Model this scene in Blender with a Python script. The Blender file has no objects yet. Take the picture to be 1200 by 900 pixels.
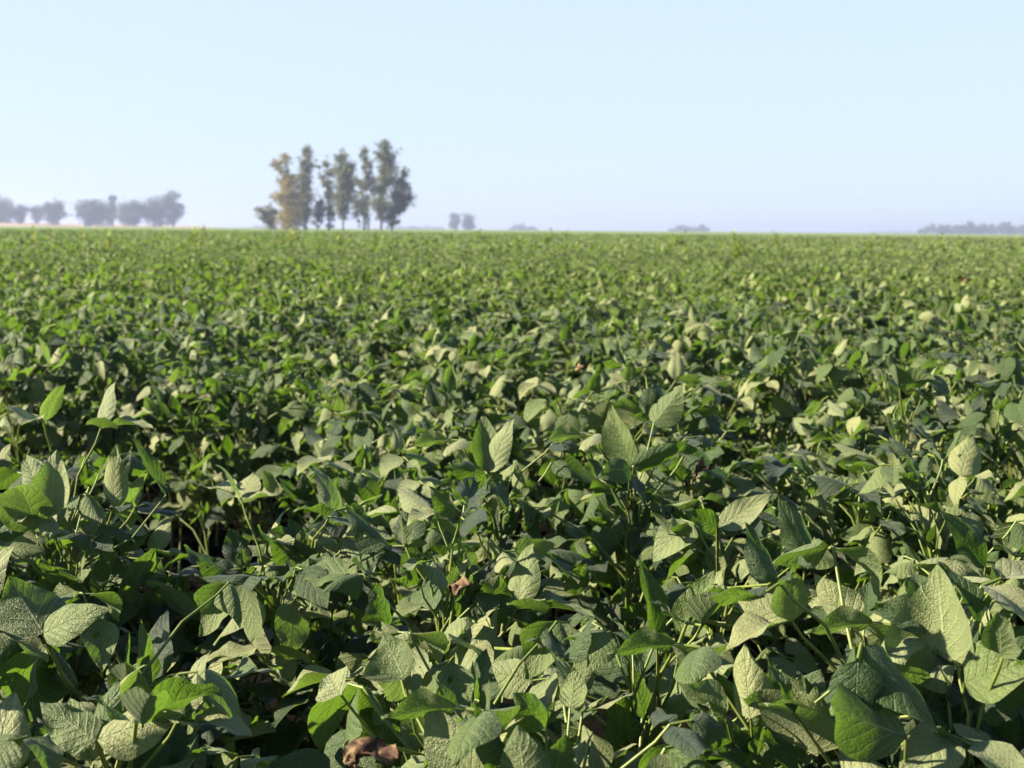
import bpy, math, random
import numpy as np
from mathutils import Matrix, Vector
R = math.radians
S = bpy.context.scene
random.seed(7); rng = np.random.default_rng(11)

# ------------------------------------------------------------------ camera
FPX, W0, H0 = 1500.0, 1200.0, 900.0          # focal length in pixels of the 1200x900 photograph
CAM = Vector((0, 0, 1.10))
CANOPY = 0.75
cd = bpy.data.cameras.new('camera'); cam = bpy.data.objects.new('camera', cd)
S.collection.objects.link(cam); S.camera = cam
cd.sensor_width = 36; cd.lens = 36 * FPX / W0
cd.clip_start = 0.02; cd.clip_end = 20000
CM = (Matrix.Translation(CAM) @ Matrix.Rotation(R(90) - math.atan(181 / FPX), 4, 'X') @ Matrix.Rotation(R(0.50), 4, 'Z'))
cam.matrix_world = CM
cd.dof.use_dof = True; cd.dof.focus_distance = 1.35; cd.dof.aperture_fstop = 11.0; cd.dof.aperture_blades = 7

# ------------------------------------------------------------------ sky, sun, exposure
SUN_EL, SUN_AZ = 29.0, -97.0                 # azimuth measured from +Y (view direction) towards +X: negative = left
w = bpy.data.worlds.new('World'); S.world = w; w.use_nodes = True
nt = w.node_tree; bg = nt.nodes['Background']
sky = nt.nodes.new('ShaderNodeTexSky'); sky.sky_type = 'NISHITA'; sky.sun_disc = False
sky.sun_elevation = R(SUN_EL); sky.sun_rotation = R(SUN_AZ)
sky.altitude = 60; sky.air_density = 1.0; sky.dust_density = 0.4; sky.ozone_density = 2.0
smx = nt.nodes.new('ShaderNodeMix'); smx.data_type = 'RGBA'; smx.inputs[0].default_value = 0.68     # thin high veil that pales the sky
nt.links.new(sky.outputs[0], smx.inputs[6]); smx.inputs[7].default_value = (3.25, 3.98, 4.85, 1)
stc = nt.nodes.new('ShaderNodeTexCoord'); sxyz = nt.nodes.new('ShaderNodeSeparateXYZ'); nt.links.new(stc.outputs['Generated'], sxyz.inputs[0])
smr = nt.nodes.new('ShaderNodeMapRange'); smr.interpolation_type = 'SMOOTHSTEP'; nt.links.new(sxyz.outputs[2], smr.inputs[0])   # the veil is thickest near the horizon
smr.inputs[1].default_value = 0.18; smr.inputs[2].default_value = 0.30; smr.inputs[3].default_value = 0.86; smr.inputs[4].default_value = 0.0
nt.links.new(smr.outputs[0], smx.inputs[0]); nt.links.new(smx.outputs[2], bg.inputs[0]); bg.inputs[1].default_value = 0.05
sd = bpy.data.lights.new('sun', 'SUN'); sun = bpy.data.objects.new('sun', sd); S.collection.objects.link(sun)
sd.energy = 5.0; sd.angle = R(0.53); sd.color = (1.0, 0.90, 0.70)
dvec = Vector((math.sin(R(SUN_AZ)) * math.cos(R(SUN_EL)), math.cos(R(SUN_AZ)) * math.cos(R(SUN_EL)), math.sin(R(SUN_EL))))
sun.rotation_euler = dvec.to_track_quat('Z', 'Y').to_euler(); sun.location = dvec * 30
vs = S.view_settings; vs.view_transform = 'Standard'; vs.look = 'None'; vs.gamma = 1; vs.use_curve_mapping = False
vs.exposure = 2.17
cy = S.cycles
cy.max_bounces = 6; cy.diffuse_bounces = 1; cy.glossy_bounces = 2; cy.transmission_bounces = 4; cy.transparent_max_bounces = 6
cy.volume_bounces = 1; cy.caustics_reflective = False; cy.caustics_refractive = False
cy.use_denoising = True

def ray(px, py):
    return (CM.to_3x3() @ Vector(((px - W0 / 2) / FPX, -(py - H0 / 2) / FPX, -1)))
def at(px, py, Y):
    """world point seen at photo pixel (px, py), Y metres ahead"""
    r = ray(px, py); return CAM + r * (Y / r.y)

# ------------------------------------------------------------------ helpers
def tag(o, label=None, cat=None, group=None, kind=None):
    if label: o['label'] = label
    if cat: o['category'] = cat
    if group: o['group'] = group
    if kind: o['kind'] = kind
    return o
def empty(name, loc):
    o = bpy.data.objects.new(name, None); o.empty_display_size = 0.05
    S.collection.objects.link(o); o.location = loc; return o
def link(name, me, parent=None):
    o = bpy.data.objects.new(name, me); S.collection.objects.link(o)
    if parent is not None: o.parent = parent
    return o

class MB:
    """numpy mesh collector: verts, quads, uv, tone and material index"""
    def __init__(s): s.v = []; s.f = []; s.uv = []; s.t = []; s.m = []; s.n = 0
    def add(s, V, F, UV=None, tone=0.5, mat=0):
        V = np.asarray(V, float); F = np.asarray(F, int)
        s.v.append(V); s.f.append(F + s.n); s.n += len(V)
        s.uv.append(UV if UV is not None else np.zeros((len(V), 2)))
        s.t.append(np.broadcast_to(np.asarray(tone, float), (len(V),))); s.m.append(np.full(len(F), mat))
    def merge(s, o, M=None, dt=0.0):
        V, F, UV, T, Mi = o.arrays()
        if M is not None:
            M = np.array(M); V = V @ M[:3, :3].T + M[:3, 3]
        s.v.append(V); s.f.append(F + s.n); s.n += len(V); s.uv.append(UV); s.t.append(np.clip(T + dt, 0, 1)); s.m.append(Mi)
    def arrays(s):
        return (np.concatenate(s.v), np.concatenate(s.f), np.concatenate(s.uv), np.concatenate(s.t), np.concatenate(s.m))
    def mesh(s, name, mats, smooth=True):
        V, F, UV, T, Mi = s.arrays()
        me = bpy.data.meshes.new(name)
        me.vertices.add(len(V)); me.vertices.foreach_set('co', V.astype(np.float32).ravel())
        me.loops.add(F.size); me.loops.foreach_set('vertex_index', F.astype(np.int32).ravel())
        me.polygons.add(len(F)); me.polygons.foreach_set('loop_start', (np.arange(len(F)) * 4).astype(np.int32))
        me.polygons.foreach_set('material_index', Mi.astype(np.int32))
        me.polygons.foreach_set('use_smooth', np.full(len(F), smooth))
        uvl = me.uv_layers.new(name='UVMap'); uvl.data.foreach_set('uv', UV[F.ravel()].astype(np.float32).ravel())
        a = me.attributes.new('tone', 'FLOAT', 'POINT'); a.data.foreach_set('value', T.astype(np.float32))
        for m in mats: me.materials.append(m)
        me.update(calc_edges=True); return me

def grid_faces(nr, nc, wrap=False):
    f = []
    for i in range(nr - 1):
        for j in range(nc if wrap else nc - 1):
            k = (j + 1) % nc; f.append((i * nc + j, i * nc + k, (i + 1) * nc + k, (i + 1) * nc + j))
    return np.array(f)
def tube(mb, pts, rad, n=6, mat=0, tone=0.5):
    pts = np.array([tuple(p) for p in pts], float); m = len(pts)
    T = np.gradient(pts, axis=0); T /= np.linalg.norm(T, axis=1)[:, None] + 1e-9
    up = np.array([0.31, 0.17, 0.93]); V = []
    for i in range(m):
        a = np.cross(T[i], up); a /= np.linalg.norm(a) + 1e-9; b = np.cross(T[i], a)
        for k in range(n):
            t = 2 * math.pi * k / n; V.append(pts[i] + rad[i] * (a * math.cos(t) + b * math.sin(t)))
    V.append(pts[-1] + T[-1] * rad[-1] * .6)
    V = np.array(V); F = grid_faces(m, n, True)
    F = np.vstack([F, [((m - 1) * n + k, (m - 1) * n + (k + 1) % n, m * n, m * n) for k in range(0)] or np.zeros((0, 4), int)]) if False else F
    uv = np.stack([np.tile(np.arange(n) / n, m), np.repeat(np.linspace(0, 1, m), n)], 1); uv = np.vstack([uv, [[0.5, 1]]])
    mb.add(V, F, uv, tone, mat)

def leafshape(v):
    # soybean leaflet outline: broad ovate, widest a little below the middle, blunt-pointed tip
    return np.clip(np.sin(np.pi * v ** 0.66) ** 0.84 * (1 - 0.18 * v ** 3) * 1.04, 0, None)
def leaflet(L, W, fold=0.2, curl=0.5, wave=0.004, nv=11, nu=8, rg=rng, twist=0.0):
    """y to the tip, z = upper face. returns V, F, UV"""
    v = np.linspace(0, 1, nv); u = np.linspace(-1, 1, nu + 1)
    vv, uu = np.meshgrid(v, u, indexing='ij')
    sk = rg.uniform(-.12, .12)
    ww = leafshape(vv) * W / 2 * (1 + sk * np.sign(uu))
    ph = rg.uniform(0, 6.28, 4)
    x = uu * ww
    f = fold + 0.35 * (rg.random() - .5) * np.sin(vv * 3 + ph[2])
    h = np.abs(x) * np.sin(f); x = x * np.cos(f)
    h = h - 2.2 * x * x / W * rg.uniform(-0.3, 1.1)                      # blade halves arch over
    h = h + wave * np.sin(vv * rg.uniform(7, 13) + ph[0] + (uu > 0) * ph[1]) * uu ** 2
    h = h + wave * .5 * np.sin(vv * rg.uniform(14, 20) + ph[3]) * np.abs(uu)
    # bend along the midrib
    c = curl * (vv ** 1.2); s = v
    ang = curl * s ** 1.1
    dy = np.cos(ang); dz = -np.sin(ang)
    yy = np.concatenate([[0], np.cumsum((dy[1:] + dy[:-1]) / 2 * (L / (nv - 1)))])
    zz = np.concatenate([[0], np.cumsum((dz[1:] + dz[:-1]) / 2 * (L / (nv - 1)))])
    Y = yy[:, None] + h * np.sin(ang)[:, None]; Z = zz[:, None] + h * np.cos(ang)[:, None]
    if twist:
        t = twist * vv; X2 = x * np.cos(t) - (Z - zz[:, None]) * np.sin(t); Z = zz[:, None] + x * np.sin(t) + (Z - zz[:, None]) * np.cos(t); x = X2
    V = np.stack([x, Y, Z], -1).reshape(-1, 3)
    return V, grid_faces(nv, nu + 1), np.stack([(uu + 1) / 2, vv], -1).reshape(-1, 2)
def xf(V, M):
    M = np.array(M); return V @ M[:3, :3].T + M[:3, 3]

# ------------------------------------------------------------------ materials
class NT:
    def __init__(s, name):
        s.m = bpy.data.materials.new(name); s.m.use_nodes = True; s.t = s.m.node_tree; s.t.nodes.clear()
        s.out = s.t.nodes.new('ShaderNodeOutputMaterial')
    def n(s, ty, ins=None, **kw):
        x = s.t.nodes.new(ty)
        for k, v in kw.items(): setattr(x, k, v)
        for k, v in (ins or {}).items():
            i = x.inputs[k]
            if isinstance(v, bpy.types.NodeSocket): s.t.links.new(v, i)
            else: i.default_value = v
        return x
    def math(s, op, a, b=None, c=None, clamp=False):
        d = {0: a}
        if b is not None: d[1] = b
        if c is not None: d[2] = c
        return s.n('ShaderNodeMath', d, operation=op, use_clamp=clamp).outputs[0]
    def mix(s, f, a, b, blend='MIX'):
        x = s.n('ShaderNodeMix', data_type='RGBA', blend_type=blend)
        for k, v in ((0, f), (6, a), (7, b)):
            if isinstance(v, bpy.types.NodeSocket): s.t.links.new(v, x.inputs[k])
            else: x.inputs[k].default_value = v if k == 0 else (*v, 1) if len(v) == 3 else v
        return x.outputs[2]
    def ramp(s, f, stops, interp='LINEAR'):
        x = s.n('ShaderNodeValToRGB', {0: f}); r = x.color_ramp; r.interpolation = interp
        while len(r.elements) < len(stops): r.elements.new(0.5)
        for e, (p, c) in zip(r.elements, stops): e.position = p; e.color = (*c, 1)
        return x.outputs[0]

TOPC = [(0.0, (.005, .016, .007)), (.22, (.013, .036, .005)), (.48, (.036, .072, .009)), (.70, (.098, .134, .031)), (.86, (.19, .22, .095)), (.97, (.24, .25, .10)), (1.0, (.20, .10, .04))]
def leaf_material(name, detail=True):
    k = NT(name)
    tone = k.n('ShaderNodeAttribute', attribute_name='tone').outputs['Fac']
    oi = k.n('ShaderNodeObjectInfo').outputs['Random']
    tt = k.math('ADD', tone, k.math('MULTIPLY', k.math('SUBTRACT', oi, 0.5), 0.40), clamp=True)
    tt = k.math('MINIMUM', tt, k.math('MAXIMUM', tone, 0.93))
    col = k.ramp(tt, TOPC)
    tc = k.n('ShaderNodeTexCoord'); uv = k.n('ShaderNodeSeparateXYZ', {0: tc.outputs['UV']})
    geo = k.n('ShaderNodeNewGeometry')
    U = k.math('SUBTRACT', k.math('MULTIPLY', uv.outputs[0], 2), 1); A = k.math('ABSOLUTE', U); V = uv.outputs[1]
    back = geo.outputs['Backfacing']
    pos = tc.outputs['Object']
    if detail:
        # midrib and pinnate side veins
        mid = k.math('SUBTRACT', 1.0, k.math('DIVIDE', A, 0.045), clamp=True)
        nz = k.n('ShaderNodeTexNoise', {'Vector': pos, 'Scale': 30.0, 'Detail': 2.0}).outputs[0]
        q = k.math('SUBTRACT', V, k.math('MULTIPLY', k.math('POWER', A, 0.9), 0.30))
        q = k.math('ADD', k.math('MULTIPLY', q, 6.8), k.math('MULTIPLY', nz, 1.3))
        fr = k.math('ABSOLUTE', k.math('SUBTRACT', k.math('FRACT', q), 0.5))   # 0 at a vein
        side = k.math('SUBTRACT', 1.0, k.math('DIVIDE', fr, 0.085), clamp=True)
        vein = k.math('MAXIMUM', mid, k.math('MULTIPLY', side, 0.75))
        vor = k.n('ShaderNodeTexVoronoi', {'Vector': pos, 'Scale': 420.0}, feature='DISTANCE_TO_EDGE').outputs[0]
        net = k.math('SUBTRACT', 1.0, k.math('DIVIDE', vor, 0.12), clamp=True)
        # puffed tissue between the veins
        puff = k.math('MULTIPLY', k.math('SINE', k.math('MULTIPLY', fr, 3.1416)), 1.0)
        pufn = k.n('ShaderNodeTexNoise', {'Vector': pos, 'Scale': 330.0, 'Detail': 4.0, 'Roughness': .6}).outputs[0]
        hgt = k.math('ADD', k.math('MULTIPLY', puff, 0.32), k.math('MULTIPLY', pufn, 1.5))
        hgt = k.math('ADD', hgt, k.math('MULTIPLY', k.math('MINIMUM', vor, 0.35), 0.9))
        hgt = k.math('SUBTRACT', hgt, k.math('MULTIPLY', vein, 0.55))
        bump = k.n('ShaderNodeBump', {'Strength': 0.8, 'Distance': 0.0014, 'Height': hgt}).outputs[0]
        # mottling, dust, rust spots
        big = k.n('ShaderNodeTexNoise', {'Vector': pos, 'Scale': 22.0, 'Detail': 4.0}).outputs[0]
        col = k.mix(k.math('MULTIPLY', k.math('SUBTRACT', big, 0.42, clamp=True), 0.55), col, (.15, .175, .06))
        dust = k.n('ShaderNodeTexNoise', {'Vector': pos, 'Scale': 420.0, 'Detail': 2.0}).outputs[0]
        dm = k.math('MULTIPLY', k.math('SUBTRACT', dust, 0.52, clamp=True), k.math('MULTIPLY', k.math('SUBTRACT', tt, 0.15, clamp=True), 6.0), clamp=True)
        col = k.mix(k.math('MULTIPLY', dm, .5), col, (.27, .28, .15))
        col = k.mix(k.math('MULTIPLY', vein, 0.18), col, (.17, .22, .07))
        col = k.mix(k.math('MULTIPLY', net, 0.12), col, (.14, .18, .06))
        sp = k.n('ShaderNodeTexNoise', {'Vector': pos, 'Scale': 34.0, 'Detail': 5.0, 'Roughness': .65}).outputs[0]
        sm = k.math('MULTIPLY', k.math('SUBTRACT', sp, 0.655, clamp=True), k.math('MULTIPLY', k.math('SUBTRACT', tt, 0.35, clamp=True), 22.0), clamp=True)
        col = k.mix(k.math('MULTIPLY', sm, .75), col, (.20, .125, .07))
        und = k.mix(0.42, col, (.135, .165, .055)); und = k.mix(k.math('MULTIPLY', vein, 0.65), und, (.33, .36, .17))
    else:
        col = k.mix(0.32, col, (.125, .145, .026))
        und = k.mix(0.4, col, (.135, .165, .055)); bump = None
    c2 = k.mix(1.0, k.mix(back, col, und), (.86, .86, .86) if detail else (.96, .94, .94), 'MULTIPLY')
    ins = {'Base Color': c2, 'Roughness': 0.47 if detail else 0.7, 'Sheen Weight': 0.12, 'Sheen Roughness': 0.5, 'Specular IOR Level': 0.32 if detail else 0.2}
    if bump is not None: ins['Normal'] = bump
    p = k.n('ShaderNodeBsdfPrincipled', ins)
    tcol = k.mix(0.55, c2, (.19, .37, .008), 'MIX')
    if detail:
        tcol = k.mix(k.math('MULTIPLY', vein, .45), tcol, (.05, .11, .01)); tcol = k.mix(k.math('MULTIPLY', k.math('SUBTRACT', pufn, .42, clamp=True), 2.0), tcol, (.05, .13, .008))
    tr = {'Color': tcol}
    if detail: tr['Normal'] = bump
    tl = k.n('ShaderNodeBsdfTranslucent', tr)
    mx = k.n('ShaderNodeMixShader', {0: 0.34}); k.t.links.new(p.outputs[0], mx.inputs[1]); k.t.links.new(tl.outputs[0], mx.inputs[2])
    res = mx.outputs[0]
    if detail:      # holes chewed by insects, on part of the leaves
        cell = k.n('ShaderNodeTexVoronoi', {'Vector': pos, 'Scale': 75.0}).outputs['Distance']
        area = k.n('ShaderNodeTexNoise', {'Vector': pos, 'Scale': 19.0, 'Detail': 2.0}).outputs[0]
        hol = k.math('LESS_THAN', cell, k.math('MULTIPLY', k.math('SUBTRACT', area, 0.60, clamp=True), 3.2))
        tp = k.n('ShaderNodeBsdfTransparent'); m2 = k.n('ShaderNodeMixShader', {0: hol}); k.t.links.new(res, m2.inputs[1]); k.t.links.new(tp.outputs[0], m2.inputs[2]); res = m2.outputs[0]
    k.t.links.new(res, k.out.inputs[0])
    return k.m
M_LEAF = leaf_material('soybean_leaf'); M_LEAF_FAR = leaf_material('soybean_leaf_distant', False)

def simple(name, stops, scale=20, rough=.7, spec=.3, bump=0.0, bd=.002, use_tone=False, coord='Object', translucent=0.0, detail=5.0):
    k = NT(name); tc = k.n('ShaderNodeTexCoord')
    nz = k.n('ShaderNodeTexNoise', {'Vector': tc.outputs[coord], 'Scale': scale, 'Detail': detail, 'Roughness': .6}).outputs[0]
    f = nz
    if use_tone:
        tone = k.n('ShaderNodeAttribute', attribute_name='tone').outputs['Fac']
        f = k.math('ADD', k.math('MULTIPLY', k.math('SUBTRACT', nz, 0.5), .5), tone, clamp=True)
    col = k.ramp(f, stops)
    ins = {'Base Color': col, 'Roughness': rough, 'Specular IOR Level': spec}
    if bump: ins['Normal'] = k.n('ShaderNodeBump', {'Strength': bump, 'Distance': bd, 'Height': nz}).outputs[0]
    p = k.n('ShaderNodeBsdfPrincipled', ins); o = p.outputs[0]
    if translucent:
        tl = k.n('ShaderNodeBsdfTranslucent', {'Color': col}); mx = k.n('ShaderNodeMixShader', {0: translucent})
        k.t.links.new(o, mx.inputs[1]); k.t.links.new(tl.outputs[0], mx.inputs[2]); o = mx.outputs[0]
    k.t.links.new(o, k.out.inputs[0]); return k.m
M_STEM = simple('petiole_and_stem', [(.3, (.06, .085, .014)), (.6, (.12, .15, .028)), (.8, (.13, .09, .035))], 40, .5, .4, .3, .0006)
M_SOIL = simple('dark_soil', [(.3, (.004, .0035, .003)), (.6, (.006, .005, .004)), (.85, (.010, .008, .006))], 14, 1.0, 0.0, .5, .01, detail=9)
M_DRY = simple('dried_leaf', [(.38, (.02, .011, .007)), (.5, (.07, .036, .020)), (.62, (.19, .13, .06))], 60, .8, .2, .8, .002)
M_CROP = simple('crop_canopy_far', [(.35, (.075, .11, .018)), (.5, (.11, .145, .025)), (.65, (.15, .18, .04))], 1.4, .8, .2, .6, .15)
M_TAN = simple('dry_stubble', [(.3, (.25, .16, .08)), (.7, (.33, .23, .13))], .2, .95, .1)
M_BARK = simple('pale_bark', [(.3, (.08, .065, .055)), (.7, (.17, .15, .13))], 1.5, .9, .2, .5, .05)
def foliage(name, stops): return simple(name, stops, .35, .6, .35, use_tone=True, translucent=.25)
M_OLIVE = foliage('olive_tree_foliage', [(0, (.028, .034, .016)), (.4, (.065, .074, .024)), (.7, (.14, .145, .040)), (1, (.22, .21, .06))])
M_GOLD = foliage('yellowing_tree_foliage', [(0, (.07, .065, .02)), (.4, (.18, .15, .035)), (.7, (.28, .23, .05)), (1, (.34, .28, .07))])
M_FAR = foliage('distant_tree_foliage', [(0, (.028, .036, .022)), (.5, (.055, .064, .032)), (1, (.13, .125, .055))])
M_WEED = simple('yellow_green_weed', [(.3, (.16, .22, .03)), (.7, (.26, .31, .05))], 5, .6, .3, translucent=.35)

# ------------------------------------------------------------------ ground, far crop, haze
def sheet(name, xs, ys, zf, mat):
    mb = MB(); X, Y = np.meshgrid(xs, ys, indexing='ij'); Z = zf(X, Y)
    mb.add(np.stack([X, Y, Z], -1).reshape(-1, 3), grid_faces(len(xs), len(ys))[:, ::-1], None)
    o = link(name, mb.mesh(name, [mat])); return tag(o, kind='structure')
near = np.concatenate([[-4000, -1200, -300, -60], np.linspace(-15, 15, 61), [60, 300, 1200, 4000]])
neary = np.concatenate([[-500, -60], np.linspace(-3, 27, 61), [80, 300, 1200, 4000]])
sheet('ground', near, neary, lambda X, Y: .03 * np.sin(X * 2.1 + Y * 1.3) * np.cos(Y * 2.7 - X) * (np.abs(X) < 16) * (np.abs(Y) < 28), M_SOIL)
fx = np.unique(np.concatenate([[-3500, -2500, -1800, -1200, -800], np.linspace(-500, 500, 101), [800, 1200, 1800, 2500, 3500]]))
fy = np.concatenate([np.linspace(88, 200, 113), np.linspace(210, 600, 40), [700, 900, 1200, 1700, 2400, 3500]])
sheet('crop_field', fx, fy, lambda X, Y: .66 + .03 * np.sin(X * 1.7 + Y * .9) * np.cos(Y * 2.3 - X * .8), M_CROP)
# low rise of dry stubble far to the left, under the left-hand trees
gx = np.linspace(-420, -120, 61); gy = np.linspace(430, 1000, 39)
def rise(X, Y):
    a = np.clip((Y - 440) / 110, 0, 1); b = np.clip((-205 - X) / 60, 0, 1); a = a * a * (3 - 2 * a); b = b * b * (3 - 2 * b)
    return .50 + 1.9 * a * b
sheet('dry_field', gx, gy, rise, M_TAN)

def haze_box():
    mb = MB(); x, y0, y1, z0, z1 = 4300, -700, 4300, -1.0, 21.0
    V = [(-x, y0, z0), (x, y0, z0), (x, y1, z0), (-x, y1, z0), (-x, y0, z1), (x, y0, z1), (x, y1, z1), (-x, y1, z1)]
    mb.add(V, [(0, 3, 2, 1), (4, 5, 6, 7), (0, 1, 5, 4), (1, 2, 6, 5), (2, 3, 7, 6), (3, 0, 4, 7)])
    k = NT('haze_air'); p = k.n('ShaderNodeVolumePrincipled', {'Color': (.41, .455, .71, 1), 'Density': 0.00068, 'Anisotropy': 0.25})
    k.t.links.new(p.outputs[0], k.out.inputs['Volume'])
    tag(link('haze', mb.mesh('haze', [k.m], False)), 'thin blue haze hanging over the field in front of the far trees', 'haze', kind='stuff')
haze_box()

# ------------------------------------------------------------------ soybean leaves
LENR = (.062, .094)
def trifoliate(rg, nv=11, nu=8, style=None, petiole=True, tonec=None):
    """one compound leaf: petiole from the origin outwards, three leaflets at its end"""
    mb = MB(); pl = rg.uniform(.07, .20); el = R(rg.uniform(38, 80)); 
    end = np.array([0, math.cos(el) * pl, math.sin(el) * pl])
    midp = end * .55 + np.array([rg.uniform(-.01, .01), -.012, .012])
    if petiole: tube(mb, [(0, 0, 0), midp * .5, midp, end * .82 + midp * .18 * .5, end], [.0024, .0021, .0019, .0018, .0017], 6, 1)
    style = style or rg.choice(['flat', 'flat', 'droop', 'droop', 'up', 'mess', 'mess'])
    base = {'flat': -.05, 'droop': -.65, 'up': .75, 'mess': 0.15}[style]
    tone0 = tonec if tonec is not None else float(np.clip(rg.normal(.54, .31), .02, .96))
    for i, az in enumerate((0, 1, -1)):
        L = rg.uniform(*LENR) * rg.choice([.72, .9, 1, 1.06]) * (1.0 if i == 0 else .92) * (.85 if style == 'up' else 1); Wd = L * rg.uniform(.56, .72)
        V, F, UV = leaflet(L, Wd, rg.uniform(.0, .45) + (.15 if style == 'up' else 0), rg.uniform(-.15, .95), rg.uniform(.001, .004), nv, nu, rg, rg.uniform(-.35, .35))
        pt = base + rg.normal(0, .30 if style != 'mess' else .8)
        M = Matrix.Translation(Vector(end)) @ Matrix.Rotation(az * R(rg.uniform(55, 95)), 4, 'Z') @ Matrix.Translation((0, .022 if i == 0 else .004, 0)) @ Matrix.Rotation(pt, 4, 'X') @ Matrix.Rotation(rg.normal(0, .42), 4, 'Y')
        mb.add(xf(V, M), F, UV, float(np.clip(tone0 + rg.normal(0, .07), 0, .95)), 0)
        if i == 0 and petiole: tube(mb, [tuple(end), tuple(np.array(M @ Vector((0, 0, 0))))], [.0016, .0013], 5, 1)
    return mb
NV = 44
LV = [trifoliate(np.random.default_rng(100 + i)) for i in range(NV)]
LVM = [m.mesh('soybean_leaf', [M_LEAF, M_STEM]) for m in LV]
def budleaf(rg):
    mb = MB()
    for i in range(3):
        V, F, UV = leaflet(rg.uniform(.03, .05), rg.uniform(.014, .022), .5, rg.uniform(-.2, .4), .001, 7, 4, rg)
        M = Matrix.Rotation(i * 2.1 + rg.uniform(-.3, .3), 4, 'Z') @ Matrix.Translation((0, .004, .0)) @ Matrix.Rotation(rg.uniform(.7, 1.3), 4, 'X')
        mb.add(xf(V, M), F, UV, rg.uniform(.65, .85), 0)
    return mb
BUD = [budleaf(np.random.default_rng(300 + i)).mesh('leaf_bud', [M_LEAF, M_STEM]) for i in range(4)]

def stem_curve(rg, h):
    dx, dy = rg.uniform(-.05, .05, 2); 
    return [np.array([dx * t * t + .008 * math.sin(9 * t), dy * t * t + .008 * math.cos(7 * t), h * t]) for t in np.linspace(0, 1, 8)]
def stem_mb(pts):
    mb = MB(); pts = [np.array(p, float) for p in pts]; pts[0] = pts[0] - np.array([0, 0, .05]); tube(mb, pts, list(np.linspace(.0045, .0020, len(pts))), 7, 0); return mb
def stem_at(pts, t):
    f = t * (len(pts) - 1); i = min(int(f), len(pts) - 2); return pts[i] * (1 - (f - i)) + pts[i + 1] * (f - i)
class Arch:      # an architecture: stem plus a placement for each leaf
    def __init__(s, seed, n=31):
        rg = np.random.default_rng(seed); s.h = .60; s.pts = stem_curve(rg, s.h); s.leaves = []
        a = rg.uniform(0, 6.28)
        for i in range(n):
            t = .26 + .74 * ((i + rg.uniform(0, .8)) / n) ** .8; a += R(137) + rg.normal(0, .4)
            p = stem_at(s.pts, t); M = Matrix.Translation(Vector(p)) @ Matrix.Rotation(a, 4, 'Z') @ Matrix.Rotation(rg.normal(0, .14), 4, 'X') @ Matrix.Scale(rg.uniform(.82, 1.08) * (1 if t < .9 else .8), 4)
            s.leaves.append((int(rg.integers(NV)), M))
        s.bud = Matrix.Translation(Vector(s.pts[-1]))
        s.stem = stem_mb(s.pts).mesh('soybean_stem', [M_STEM])
ARCH = [Arch(500 + i, 31) for i in range(14)]
def foliage_mesh(A, seed, nv, nu, every=1, pet=True):
    rg = np.random.default_rng(seed); mb = MB()
    for i, (q, M) in enumerate(A.leaves):
        if i % every: continue
        mb.merge(trifoliate(rg, nv, nu, None, pet), M)
    return mb
FOL = [foliage_mesh(A, 700 + i, 7, 4).mesh('soybean_foliage', [M_LEAF, M_STEM]) for i, A in enumerate(ARCH)]

# ---- row layout: rows 0.70 m apart, running from far left to near right
RA = R(-31); rd = np.array([math.cos(RA), math.sin(RA)]); rn = np.array([-math.sin(RA), math.cos(RA)])
def row_points(ymax, ymin, spacing, jit, half=.46, marg=.7, rg=rng):
    out = []; RS = .70; off = .52
    n1 = int((ymax * 1.6) / RS) + 4
    for k in range(-6, n1):
        c = off + k * RS
        ts = np.arange(-ymax * 1.6, ymax * 1.6, spacing); ts = ts + rg.uniform(-.4, .4, len(ts)) * spacing
        P = rn[None] * (c + rg.normal(0, jit, len(ts)))[:, None] + rd[None] * ts[:, None]
        m = (P[:, 1] > ymin) & (P[:, 1] < ymax) & (np.abs(P[:, 0]) < P[:, 1] * half + marg)
        out.append(P[m])
    return np.vstack(out)
def hfield(x, y):       # slow changes of crop height
    return 1 + .05 * np.sin(x * 1.9 + y * .7) * np.cos(y * 1.1 - x * .6) + .03 * np.sin(x * .35 + 1) * np.sin(y * .27)

GAPS = [(at(30, 470, 2.75), .40), (at(215, 490, 2.40), .18), (at(345, 505, 2.15), .20), (at(620, 500, 2.15), .16), (at(640, 690, 1.28), .13), (at(560, 720, 1.10), .08),
        (at(480, 690, 1.25), .10), (at(250, 650, 1.40), .08), (at(320, 760, 1.05), .08), (at(950, 880, .82), .07), (at(430, 335, 8.2), .3), (at(900, 540, 1.95), .10)]
def in_gap(x, y): return any(math.hypot(((x - g.x) * rd[0] + (y - g.y) * rd[1]) * .6, (x - g.x) * rn[0] + (y - g.y) * rn[1]) < q * 1.0 for g, q in GAPS)
def dip(x, y):          # the crop stands lower just before each gap
    return 1 - .13 * max(math.exp(-((x - g.x) ** 2 * .5 + (y - g.y + q * 1.0) ** 2) / (q * q * 1.6)) for g, q in GAPS)
near_pts = row_points(9.5, .40, .092, .085, .44, .26)
near_pts = np.array([p for p in near_pts if not in_gap(*p)])
d = np.hypot(near_pts[:, 0], near_pts[:, 1]); near_pts = near_pts[np.argsort(d)][:300 - 14]
R_IN = float(np.hypot(*near_pts[-1]))
print('near radius', R_IN, len(near_pts))
SIDE = ['left', 'middle', 'right']
def plant(x, y, A, rot, s, parts=True, tilt=(0, 0)):
    o = empty('soybean_plant', (x, y, 0)); o.rotation_euler = (tilt[0], tilt[1], rot); o.scale = (1, 1, s)
    st = link('stem', A.stem, o)
    if parts:
        for q, M in A.leaves:
            l = link('leaf', LVM[q], o); l.matrix_local = M
        b = link('bud', BUD[len(o.name) % 4], o); b.matrix_local = A.bud
    else:
        link('foliage', FOL[ARCH.index(A)], o)
    return o
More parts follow.
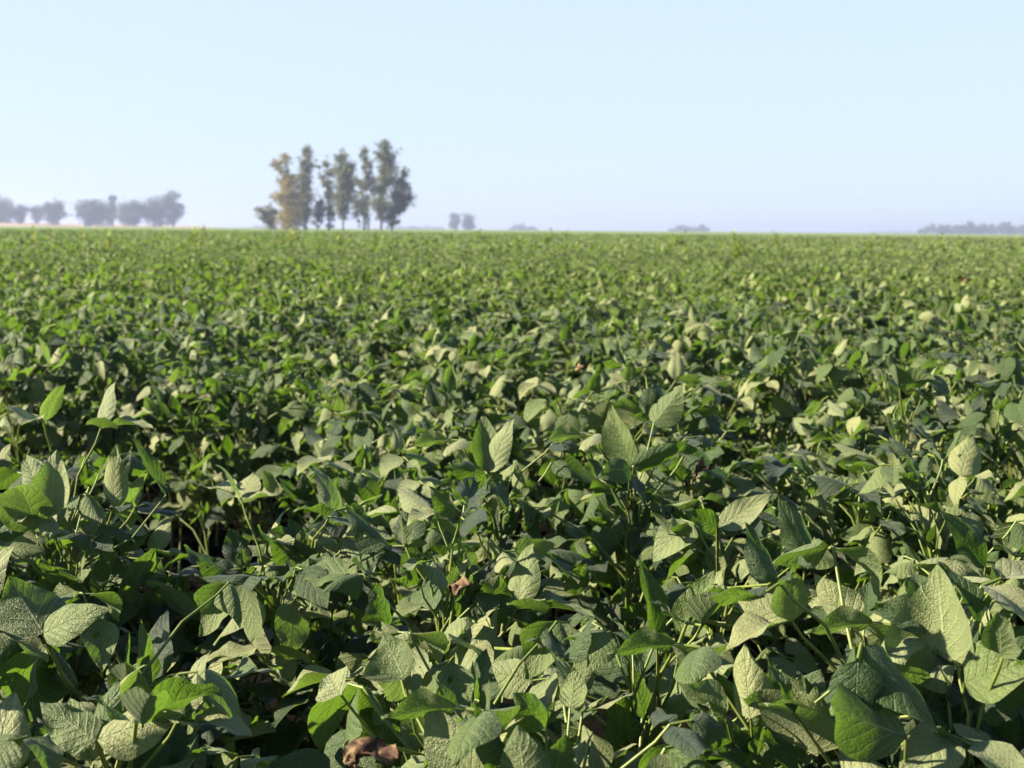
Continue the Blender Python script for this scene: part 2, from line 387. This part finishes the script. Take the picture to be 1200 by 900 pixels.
def clear_of_hero(x, y):
    return all((x - hx) ** 2 + (y - hy) ** 2 > r * r for hx, hy, r in HERO_KEEP)
HERO_KEEP = []

# ---- plants that stand out in the foreground, leaf by leaf.  A leaf is (base px, tip px, distance, depth change to tip, width px, underside?, roll, curl, tone)
def hero(label, root, leaves, extra=()):
    D = leaves[0][2] * 1.10
    b0 = at(*leaves[0][0], D); rx, ry = b0.x + root[0], b0.y + root[1]
    o = empty('soybean_plant', (rx, ry, 0)); tag(o, label, 'soybean plant')
    top = Vector((rx, ry, 0)) + Vector((0, 0, max(.48, b0.z - .08)))
    pts = [np.array((0, 0, 0)), np.array((.004, .003, top.z * .5)), np.array((0, 0, top.z))]
    link('stem', stem_mb([np.array(p, float) for p in pts]).mesh('soybean_stem', [M_STEM]), o)
    leaves = [(a_, b_, Y_ * 1.10, *c_) for a_, b_, Y_, *c_ in leaves]
    for i, (bp, tp, Y, dY, wpx, under, roll, curl, tone) in enumerate(leaves):
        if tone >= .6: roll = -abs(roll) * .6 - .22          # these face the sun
        B = at(*bp, Y); T = at(*tp, Y + dY); L = (T - B).length; Wd = wpx / FPX * Y * .84
        yv = (T - B).normalized(); tocam = (CAM - B).normalized(); xv = yv.cross(tocam).normalized(); zv = xv.cross(yv).normalized()
        if under: xv, zv = -xv, -zv
        M = Matrix((xv, yv, zv)).transposed().to_4x4(); M = Matrix.Translation(B - Vector((rx, ry, 0))) @ M @ Matrix.Rotation(roll, 4, 'Y') @ Matrix.Rotation(curl * .5, 4, 'X')
        rg = np.random.default_rng(900 + int(bp[0]) + i)
        V, F, UV = leaflet(L * (1 + .05 * abs(curl)), Wd * 1.06, .22, curl, .002, 17, 12, rg, rg.uniform(-.2, .2))
        mb = MB(); mb.add(xf(V, M), F, UV, tone, 0)
        lb = B - Vector((rx, ry, 0)); zt = max(.30, min(top.z, lb.z - .09)); n0 = Vector((0, 0, zt))
        q = [n0, n0.lerp(lb, .6) - Vector((0, 0, .02)), lb]
        tube(mb, q, [.0019, .0015, .0012], 6, 1)
        link('leaf', mb.mesh('soybean_leaf', [M_LEAF, M_STEM]), o)
    A = ARCH[int(abs(bp[0])) % len(ARCH)]
    for q, M in A.leaves:
        l = link('leaf', LVM[q], o); M2 = M.copy(); M2[2][3] *= 1.03 * top.z / .60; l.matrix_local = M2
    return o

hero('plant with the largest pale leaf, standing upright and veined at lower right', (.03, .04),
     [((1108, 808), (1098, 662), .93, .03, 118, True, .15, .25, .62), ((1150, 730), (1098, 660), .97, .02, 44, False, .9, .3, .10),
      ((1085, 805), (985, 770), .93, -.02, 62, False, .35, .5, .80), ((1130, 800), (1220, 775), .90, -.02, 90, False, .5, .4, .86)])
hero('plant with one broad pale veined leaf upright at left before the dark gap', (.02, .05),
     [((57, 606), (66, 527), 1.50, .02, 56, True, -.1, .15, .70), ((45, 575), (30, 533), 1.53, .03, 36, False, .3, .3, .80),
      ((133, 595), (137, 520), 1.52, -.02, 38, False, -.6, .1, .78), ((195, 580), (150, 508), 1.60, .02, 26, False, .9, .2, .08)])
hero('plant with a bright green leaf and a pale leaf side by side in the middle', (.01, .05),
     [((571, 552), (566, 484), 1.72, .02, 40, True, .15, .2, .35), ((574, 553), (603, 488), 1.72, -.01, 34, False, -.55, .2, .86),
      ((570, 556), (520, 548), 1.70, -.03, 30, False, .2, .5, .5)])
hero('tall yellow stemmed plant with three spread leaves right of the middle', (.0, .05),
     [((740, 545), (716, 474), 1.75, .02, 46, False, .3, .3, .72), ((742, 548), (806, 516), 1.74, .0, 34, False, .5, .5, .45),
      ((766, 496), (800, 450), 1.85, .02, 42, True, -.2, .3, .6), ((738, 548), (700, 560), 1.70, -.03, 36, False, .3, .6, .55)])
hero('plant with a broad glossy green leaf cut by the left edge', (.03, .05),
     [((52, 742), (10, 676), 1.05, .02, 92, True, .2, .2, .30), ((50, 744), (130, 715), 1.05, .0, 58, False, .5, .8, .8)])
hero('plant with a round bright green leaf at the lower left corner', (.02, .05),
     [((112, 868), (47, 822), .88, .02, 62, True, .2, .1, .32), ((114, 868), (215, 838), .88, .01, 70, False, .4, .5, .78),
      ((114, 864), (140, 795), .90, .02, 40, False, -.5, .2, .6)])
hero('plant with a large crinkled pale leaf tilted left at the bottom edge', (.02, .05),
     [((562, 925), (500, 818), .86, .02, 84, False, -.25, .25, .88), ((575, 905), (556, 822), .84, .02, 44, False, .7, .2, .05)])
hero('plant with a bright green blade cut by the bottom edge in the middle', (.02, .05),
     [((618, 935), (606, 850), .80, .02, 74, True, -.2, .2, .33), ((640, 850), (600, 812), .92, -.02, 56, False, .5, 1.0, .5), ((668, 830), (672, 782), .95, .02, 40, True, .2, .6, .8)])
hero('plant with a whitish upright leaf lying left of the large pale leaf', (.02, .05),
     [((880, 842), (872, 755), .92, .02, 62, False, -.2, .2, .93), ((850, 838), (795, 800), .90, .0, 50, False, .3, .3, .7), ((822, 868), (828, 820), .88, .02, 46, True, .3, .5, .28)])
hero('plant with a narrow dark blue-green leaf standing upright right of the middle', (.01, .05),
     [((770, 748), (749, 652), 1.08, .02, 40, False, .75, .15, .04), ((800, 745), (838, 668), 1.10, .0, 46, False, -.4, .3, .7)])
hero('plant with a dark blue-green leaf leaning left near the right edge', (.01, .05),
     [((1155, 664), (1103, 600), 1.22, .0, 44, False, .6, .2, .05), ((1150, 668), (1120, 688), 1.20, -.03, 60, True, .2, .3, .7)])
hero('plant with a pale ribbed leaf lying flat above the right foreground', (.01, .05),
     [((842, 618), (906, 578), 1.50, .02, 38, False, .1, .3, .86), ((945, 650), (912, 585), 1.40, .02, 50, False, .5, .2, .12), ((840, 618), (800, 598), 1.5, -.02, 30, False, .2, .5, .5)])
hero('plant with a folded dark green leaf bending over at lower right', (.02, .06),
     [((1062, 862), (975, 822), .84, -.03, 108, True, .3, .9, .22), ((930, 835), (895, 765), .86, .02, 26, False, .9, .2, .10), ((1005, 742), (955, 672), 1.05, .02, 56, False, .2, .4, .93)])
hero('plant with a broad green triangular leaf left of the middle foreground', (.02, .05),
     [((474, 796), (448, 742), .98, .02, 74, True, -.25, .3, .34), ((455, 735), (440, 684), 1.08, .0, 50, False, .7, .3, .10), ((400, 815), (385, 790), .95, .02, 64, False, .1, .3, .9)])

PARTS_N = 135
for i, (x, y) in enumerate(near_pts):
    A = ARCH[int(rng.integers(len(ARCH)))]; dd = math.hypot(x, y)
    s = float(hfield(x, y)) * rng.uniform(.92, 1.15) * dip(x, y)
    if dd < 1.0: s *= .97
    if dd < .75: s *= .88
    o = plant(x, y, A, rng.uniform(0, 6.28), s, i < PARTS_N, tuple(rng.normal(0, .06, 2)))
    px = 600 + x / y * FPX; side = 0 if px < 400 else 1 if px < 800 else 2; band = 0 if y < 1.15 else 1 if y < 1.75 else 2 if y < 2.7 else 3 if y < 4.2 else 4
    where = ['%s of the foreground', 'second band of plants up from the bottom edge, %s side', 'beside and behind the dark gaps between rows, %s side', 'softly focused rows beyond the dark gaps, %s side', 'small blurred plants halfway up to the horizon, %s side'][band] % SIDE[side]
    look = ['large crowded soybean plant, %s', 'crowded soybean plant in the %s', 'shorter looking soybean plant %s', 'soybean plant in the %s', 'soybean plant among the %s'][band] % where
    tag(o, look, 'soybean plant', 'soybean plants: ' + where)

# ---- the rest of the crop: one mass
def crop_mass():
    mb = MB()
    FLO = [foliage_mesh(A, 800 + i, 4, 2, 1, False) for i, A in enumerate(ARCH)]
    FL2 = [foliage_mesh(A, 850 + i, 3, 2, 2, False) for i, A in enumerate(ARCH)]
    FL0 = [foliage_mesh(A, 780 + i, 7, 4, 1, True) for i, A in enumerate(ARCH)]
    for f_ in FL0: f_.m = [np.where(m_ == 0, 2, 1) for m_ in f_.m]
    P = row_points(27, 0, .135, .07, .46, 1.5)
    r = np.hypot(P[:, 0], P[:, 1])
    side = (np.abs(P[:, 0]) > P[:, 1] * .44 + .26) & (P[:, 1] > .1) & (r > .5)          # the rows go on beyond the frame
    P = P[((r > R_IN) | side) & (rng.random(len(P)) < np.where(r > 16, .85, 1.0))]
    for x, y in P:
        rr = math.hypot(x, y); src = FL0 if rr < 7 else FLO if rr < 14 else FL2
        k = 1.0 if rr < 14 else 1.18
        M = Matrix.Translation((x, y, 0)) @ Matrix.Rotation(rng.uniform(0, 6.28), 4, 'Z') @ Matrix.Diagonal((k, k, float(hfield(x, y)) * rng.uniform(.9, 1.08), 1))
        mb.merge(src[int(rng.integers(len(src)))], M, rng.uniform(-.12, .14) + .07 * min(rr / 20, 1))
    # single bigger leaf pairs further out, thinning and growing with distance
    out = []
    for (a, b, dens, sz) in ((25, 45, 62, .115), (45, 75, 34, .15), (75, 130, 15, .20)):
        n = int(.47 * (b * b - a * a) * dens)
        rr = np.sqrt(rng.uniform(a * a, b * b, n)); th = rng.uniform(-.50, .50, n)
        x, y = rr * np.sin(th), rr * np.cos(th)
        z = (.60 + .14 * rng.random(n) ** .7) * hfield(x, y) + (rng.random(n) < .02) * .10
        az = rng.uniform(0, 6.28, n); pt = rng.normal(.12, .6, n)
        t = np.stack([np.cos(az) * np.cos(pt), np.sin(az) * np.cos(pt), np.sin(pt)], 1)
        sd_ = np.stack([-np.sin(az), np.cos(az), rng.normal(0, .6, n)], 1); sd_ /= np.linalg.norm(sd_, axis=1)[:, None]
        c = np.stack([x, y, z], 1); s = sz * rng.uniform(.7, 1.2, n)[:, None]
        V = np.stack([c - t * s * .5, c + sd_ * s * .33, c + t * s * .5, c - sd_ * s * .33], 1).reshape(-1, 3)
        uv = np.tile(np.array([[.5, 0], [1, .4], [.5, 1], [0, .4]]), (n, 1))
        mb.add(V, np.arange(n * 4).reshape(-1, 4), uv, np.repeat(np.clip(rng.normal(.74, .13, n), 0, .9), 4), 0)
    print('crop mass quads', sum(len(f) for f in mb.f))
    o = link('soybean_crop', mb.mesh('soybean_crop', [M_LEAF_FAR, M_STEM, M_LEAF]))
    tag(o, 'mass of green soybean plants filling the field back to the horizon', 'crop', kind='stuff')
crop_mass()

# ---- tall weeds standing above the crop
def weed_mesh(seed):
    rg = np.random.default_rng(seed); st = MB(); lf = MB()
    for k in range(5):
        a = rg.uniform(0, 6.28); sp = rg.uniform(.02, .12); h = rg.uniform(.75, 1.0)
        pts = [np.array([math.cos(a) * sp * t * t, math.sin(a) * sp * t * t, h * t]) for t in np.linspace(0, 1, 6)]
        tube(st, pts, list(np.linspace(.006, .002, 6)), 5, 0)
        for j in range(14):
            t = rg.uniform(.45, 1); p = stem_at(pts, t)
            V, F, UV = leaflet(rg.uniform(.09, .15), rg.uniform(.03, .06), .2, .5, .002, 5, 2, rg)
            lf.add(xf(V, Matrix.Translation(Vector(p)) @ Matrix.Rotation(rg.uniform(0, 6.28), 4, 'Z') @ Matrix.Rotation(rg.uniform(.2, 1.2), 4, 'X')), F, UV, .5, 0)
    return st.mesh('weed_stem', [M_STEM]), lf.mesh('weed_leaves', [M_WEED])
WD = [weed_mesh(40 + i) for i in range(4)]
wspots = [(478, 34), (440, 30), (340, 26), (350, 40), (240, 38), (330, 30), (190, 36), (640, 36), (560, 40), (602, 33), (787, 28), (795, 34), (660, 48), (700, 38), (905, 40), (1013, 28), (1040, 33), (1100, 36), (1120, 30), (1160, 42), (1185, 38), (42, 28), (60, 40), (125, 22), (230, 24), (100, 30), (398, 24), (860, 22)]
for i, (px, Y) in enumerate(wspots):
    x = (px - 600) / FPX * Y; a, b = WD[i % 4]
    o = empty('weed', (x, Y, 0)); o.rotation_euler.z = i * 1.7; s = 1.03 + .14 * ((i * 37) % 10) / 10; o.scale = (1, 1, s)
    link('stem', a, o); link('leaves', b, o)
    tag(o, 'yellow-green weed poking just above the soybean rows towards the horizon', 'weed', 'tall weeds above the crop')
o = bpy.data.objects['weed']; o['label'] = 'tallest yellow-green weed, just right of the foot of the near tree row'; del o['group']

# ---- dried leaves
def dry(label, px, py, Y, size, seed, rot):
    rg = np.random.default_rng(seed); mb = MB()
    V, F, UV = leaflet(size, size * .75, .5, 1.4, size * .12, 15, 12, rg, .8)
    V = V + rg.normal(0, size * .02, V.shape) + np.stack([size * .07 * np.sin(V[:, 1] * 160 + V[:, 0] * 210), size * .05 * np.sin(V[:, 0] * 260), size * .09 * np.sin(V[:, 0] * 230 + 1) * np.cos(V[:, 1] * 190)], 1)
    p = at(px, py, Y); mb.add(xf(V, Matrix.Rotation(rot, 4, 'Z') @ Matrix.Rotation(.5, 4, 'X')), F, UV, .5, 0)
    o = link('dried_leaf', mb.mesh('dried_leaf', [M_DRY])); o.location = p
    tag(o, label, 'dead leaf'); return o
dry('crumpled reddish brown dead leaf at the bottom edge, left of middle', 462, 892, .92, .042, 5, 1.4)
dry('pinkish curled dead leaf hanging in the dark gap near the middle', 548, 690, 1.25, .03, 6, .8)
dry('tan dead leaf caught between plants right of the middle', 832, 552, 1.8, .035, 7, 2.2)
dry('orange dead leaf standing among the far right rows', 1138, 330, 8.3, .08, 8, 1.0)
dry('small orange-brown dead leaf hanging among the rows in the centre', 681, 432, 3.2, .035, 9, .3)

# ------------------------------------------------------------------ trees
def blob_leaves(mb, c, r, n, size, rg, flat=1.0):
    """leaf clumps scattered through an ellipsoid, in tufts, so that gaps stay open"""
    nt_ = max(4, int(n / 26)); d = rg.normal(0, 1, (nt_, 3)); d /= np.linalg.norm(d, axis=1)[:, None]
    tc = np.array(c) + d * np.array(r) * (rg.random(nt_)[:, None] ** .62)
    k = rg.integers(nt_, size=n); tr = min(r) * .32 + size * .4
    p = tc[k] + rg.normal(0, 1, (n, 3)) * tr * .6 * np.array([1, 1, .8])
    a = rg.normal(0, 1, (n, 3)); a /= np.linalg.norm(a, axis=1)[:, None]; a[:, 2] -= .5
    b = np.cross(a, rg.normal(0, 1, (n, 3))); b /= np.linalg.norm(b, axis=1)[:, None]
    s = size * rg.uniform(.6, 1.25, n)[:, None]
    V = np.stack([p - a * s * .6, p + b * s * .35, p + a * s * .6, p - b * s * .35], 1).reshape(-1, 3)
    tn = np.clip(rg.uniform(.3, .75, nt_)[k] + rg.normal(0, .1, n), 0, 1)
    mb.add(V, np.arange(n * 4).reshape(-1, 4), None, np.repeat(tn, 4), 0)
def tree(label, cat, Y, base_px, trunk_top, blobs, mat, seed, group=None, name='tree', size=.25, dens=1.0, tr=.22, stems=None, base_y=None, root_z=0.0):
    """blobs: (px, py, rx_px, rz_px, amount); pixel sizes are turned into metres at distance Y"""
    m = Y / FPX; rg = np.random.default_rng(seed)
    b = at(base_px, 268, Y); o = empty(name, (b.x, b.y, root_z)); tag(o, label, cat, group)
    tk = MB(); cr = MB()
    def loc(px, py): p = at(px, py, Y); return np.array([p.x - b.x, 0, p.z - root_z])
    top = loc(*trunk_top)
    pts = [np.array([0, 0, -.3]) * (1 - t) + top * t + np.array([math.sin(t * 5 + seed) * .25, math.cos(t * 4 + seed) * .25, 0]) * t for t in np.linspace(0, 1, 9)]
    tube(tk, pts, list(np.linspace(tr, tr * .18, 9)), 8)
    for (px, py, rx, rz, am) in blobs:
        rx *= 1.28; rz *= 1.12; px += rg.normal(0, .05) * rx; py += rg.normal(0, .05) * rz
        c = loc(px, py) + np.array([0, rg.uniform(-1, 1) * rx * m * .6, 0]); r = (rx * m, rx * m * .9, rz * m)
        t = float(np.clip((c[2] - r[2]) / max(top[2], .1) * .8, .12, .85)); s = stem_at(pts, t)
        e = c + np.array([0, 0, r[2] * .5]); mid = s * .45 + c * .55 - np.array([0, 0, r[2] * .3])
        tube(tk, [s, s * .6 + mid * .4, mid, (mid + e) / 2, e], [tr * .42 * (1.1 - t), tr * .34, tr * .24, tr * .15, tr * .06], 6)
        for j in range(3):
            e2 = c + rg.normal(0, 1, 3) * np.array(r) * .7; tube(tk, [mid, (mid + e2) / 2 + np.array([0, 0, .2]), e2], [tr * .16, tr * .1, tr * .04], 5)
        n = int(dens * am * 30 * (rx * m / size) * (rz * m / size) ** 1.0) + 30
        blob_leaves(cr, c, r, n, size, rg)
        lo = c * .6 + s * .4 - np.array([0, 0, r[2] * .6]); blob_leaves(cr, lo, (r[0] * .75, r[1] * .75, r[2] * .9), int(n * .40), size, rg)   # sprays along the limb
        blob_leaves(cr, c, (r[0] * 1.45, r[1] * 1.45, r[2] * 1.4), int(n * .13), size, rg)                                         # stray outer twigs
    link('trunk', tk.mesh('tree_trunk', [M_BARK]), o); link('crown', cr.mesh('tree_crown', [mat], False), o)
    return o
G1 = 'row of tall trees in the field'
YT = 225
tree('low scrubby tree at the left foot of the near tree row', 'tree', YT + 4, 322, (318, 240), [(306, 245, 5, 6, .6), (314, 252, 7, 8, .8), (320, 250, 6, 9, .9), (309, 256, 6, 6, .5)], M_OLIVE, 1, G1)
tree('yellow-brown leafy tree, leftmost tall one of the near row', 'tree', YT, 338, (337, 195), [(334, 187, 5, 6, .9), (322, 191, 5, 4, .8), (328, 197, 6, 4, .7), (339, 212, 9, 10, 1), (340, 232, 9, 15, 1.1), (326, 231, 7, 5, .9), (344, 250, 11, 15, 1.1), (333, 256, 7, 9, .9), (331, 214, 5, 8, .5)], M_GOLD, 2, G1)
tree('tall narrow column-shaped tree behind the yellow-brown tree', 'tree', YT + 5, 358, (358, 176), [(359, 179, 5, 8, 1), (358, 192, 7, 11, 1), (358, 210, 7, 13, 1), (358, 229, 7, 12, 1.1), (357, 246, 8, 10, 1), (351, 232, 7, 12, .8)], M_OLIVE, 3, G1)
tree('small thin tree under the thin branched one', 'tree', YT + 6, 372, (373, 232), [(375, 236, 4, 8, .7), (371, 250, 6, 7, .7), (377, 248, 5, 8, .7)], M_OLIVE, 4, G1, tr=.14)
tree('thin sparsely leaved tree with bare slanting limbs', 'tree', YT, 386, (383, 190), [(383, 191, 4, 6, .6), (386, 203, 5, 6, .7), (372, 196, 3, 8, .25), (384, 216, 6, 6, .9), (378, 207, 4, 5, .35), (387, 232, 5, 9, .8), (388, 250, 5, 10, .7)], M_OLIVE, 5, G1, tr=.18)
tree('dense full tree in the middle of the near row', 'tree', YT - 3, 402, (400, 184), [(399, 184, 6, 8, .9), (402, 198, 9, 10, 1), (410, 200, 6, 10, .9), (404, 214, 11, 10, 1), (400, 229, 9, 11, 1), (402, 243, 8, 8, .8), (412, 220, 5, 7, .8)], M_OLIVE, 6, G1)
tree('low open tree between the dense tree and the forked tree', 'tree', YT + 4, 427, (424, 205), [(421, 212, 6, 6, .5), (428, 220, 6, 8, .6), (418, 234, 5, 8, .5), (427, 238, 6, 9, .7), (416, 250, 4, 8, .5)], M_OLIVE, 7, G1, tr=.16)
tree('slim tree with a bare lower trunk left of the tallest tree', 'tree', YT - 1, 432, (428, 180), [(427, 179, 4.5, 6, .9), (430, 191, 5, 8, .9), (432, 205, 5, 7, .7), (437, 215, 5, 6, .6), (428, 248, 5, 9, .6)], M_OLIVE, 8, G1, tr=.18)
tree('tallest tree of the near row, forked and leafy to its top', 'tree', YT - 4, 446, (452, 172), [(452, 171, 6, 6, 1), (454, 182, 9, 9, 1), (442, 182, 4, 6, .5), (455, 196, 9, 9, 1), (450, 210, 7, 9, .9), (444, 224, 9, 10, .9), (446, 239, 10, 9, 1), (460, 204, 6, 6, .6)], M_OLIVE, 9, G1, tr=.26)
tree('spreading dark tree at the right end of the near row', 'tree', YT, 458, (470, 206), [(474, 202, 5, 6, .8), (467, 214, 7, 8, .9), (474, 222, 7, 7, 1), (479, 232, 7, 6, 1), (464, 230, 8, 8, 1), (474, 238, 7, 5, .8), (462, 246, 8, 8, 1), (456, 255, 6, 6, .7)], M_OLIVE, 10, G1)
G2 = 'hazy far trees at the left'
for i, (lb, bp, tt, bl) in enumerate([
    ('hazy far tree cut by the left edge of the picture', 4, (4, 236), [(2, 240, 9, 8, 1.2), (8, 249, 9, 8, 1.2), (0, 252, 8, 7, 1.1)]),
    ('low hazy tree beside the one at the left edge', 24, (24, 243), [(21, 248, 7, 6, 1), (27, 246, 6, 6, 1), (24, 254, 7, 4, .8)]),
    ('small thin hazy tree second left of the first gap in the far trees', 42, (42, 243), [(39, 246, 5, 5, .8), (45, 247, 6, 6, .8), (42, 253, 6, 5, .6)]),
    ('square-topped hazy tree at the left of the first gap in the far trees', 62, (63, 238), [(58, 244, 7, 7, 1.2), (67, 242, 7, 7, 1.2), (62, 251, 9, 7, 1.2), (75, 252, 4, 3, .7)]),
    ('broad round hazy tree just right of the gap in the far trees', 110, (110, 238), [(100, 246, 9, 9, 1.2), (110, 241, 10, 8, 1.2), (119, 246, 8, 9, 1.2), (108, 253, 14, 6, 1.2)]),
    ('narrow hazy tree rising between two broad far trees', 132, (132, 232), [(132, 234, 3.5, 5, 1.3), (132, 243, 4, 7, 1.2), (130, 253, 7, 6, 1.2)]),
    ('flat-topped hazy tree in the middle of the far clump', 152, (152, 240), [(144, 246, 8, 8, 1.2), (155, 245, 9, 8, 1.2), (163, 248, 8, 8, 1.2), (152, 254, 14, 5, 1.3)]),
    ('tall brownish hazy tree near the right end of the far clump', 182, (185, 232), [(176, 243, 8, 9, 1), (184, 238, 8, 8, 1), (180, 251, 12, 7, 1.1), (190, 246, 6, 8, .9)]),
    ('rightmost hazy far tree with its crown spread to the right', 197, (200, 230), [(197, 233, 6, 6, .9), (205, 231, 6, 6, .9), (201, 242, 8, 7, 1), (212, 243, 5, 5, .8), (207, 250, 7, 6, 1), (199, 255, 7, 5, 1)])]):
    tree(lb, 'tree', 640 + (i * 7) % 20, bp, tt, bl, M_FAR, 50 + i, G2, size=.52, dens=.8, tr=.4, root_z=1.5)
tree('left one of the tiny pair of trees on the horizon', 'tree', 900, 533, (533, 253), [(533, 256, 5.5, 5, 1.3), (532, 263, 5.5, 5, 1.3)], M_FAR, 70, 'tiny pair of trees on the horizon', size=1.0, tr=.5)
tree('right one of the tiny pair of trees on the horizon', 'tree', 905, 550, (549, 253), [(549, 256, 5.5, 5, 1.3), (551, 263, 6, 5, 1.3)], M_FAR, 71, 'tiny pair of trees on the horizon', size=1.0, tr=.5)
def wood(label, x0, x1, ytop, Y, seed, ragged=2.0, yb=273):
    rg = np.random.default_rng(seed); mb = MB(); m = Y / FPX; x = x0; c0 = at((x0 + x1) / 2, 268, Y)
    while x < x1:
        r = rg.uniform(3, 6); e = min(1, (x - x0) / 10 + .35, (x1 - x) / 10 + .35); tp = ytop + (1 - e) * 5 + rg.uniform(0, ragged)
        p = at(x, (tp + yb) / 2, Y); rz = (yb - tp) / 2 * m
        blob_leaves(mb, (p.x - c0.x, rg.uniform(-8, 8), p.z), (r * m, r * m, rz), int(70 + 20 * rz), 2.0, rg); x += r * .8
    o = link('distant_wood', mb.mesh('distant_wood', [M_FAR], False)); o.location = (c0.x, c0.y, 0)
    tag(o, label, 'wood', kind='stuff')
wood('tiny low far-off wood on the horizon right of the pair of trees', 597, 630, 263.5, 1300, 1)
wood('tiny low far-off wood on the horizon right of the centre', 788, 829, 264, 1250, 2)
wood('long far-off line of trees on the horizon at the right edge', 1082, 1235, 261, 1150, 3, 3, 276)
wood('faint low strip of far-off trees left of the right-hand line', 1012, 1084, 270, 2300, 4, 1, 276)
wood('faint far-off bushes behind the right foot of the near tree row', 456, 520, 264, 1500, 5, 3)
wood('faint far-off bushes left of the near tree row', 286, 312, 263, 1500, 6, 2)
print('objects', len(bpy.data.objects))
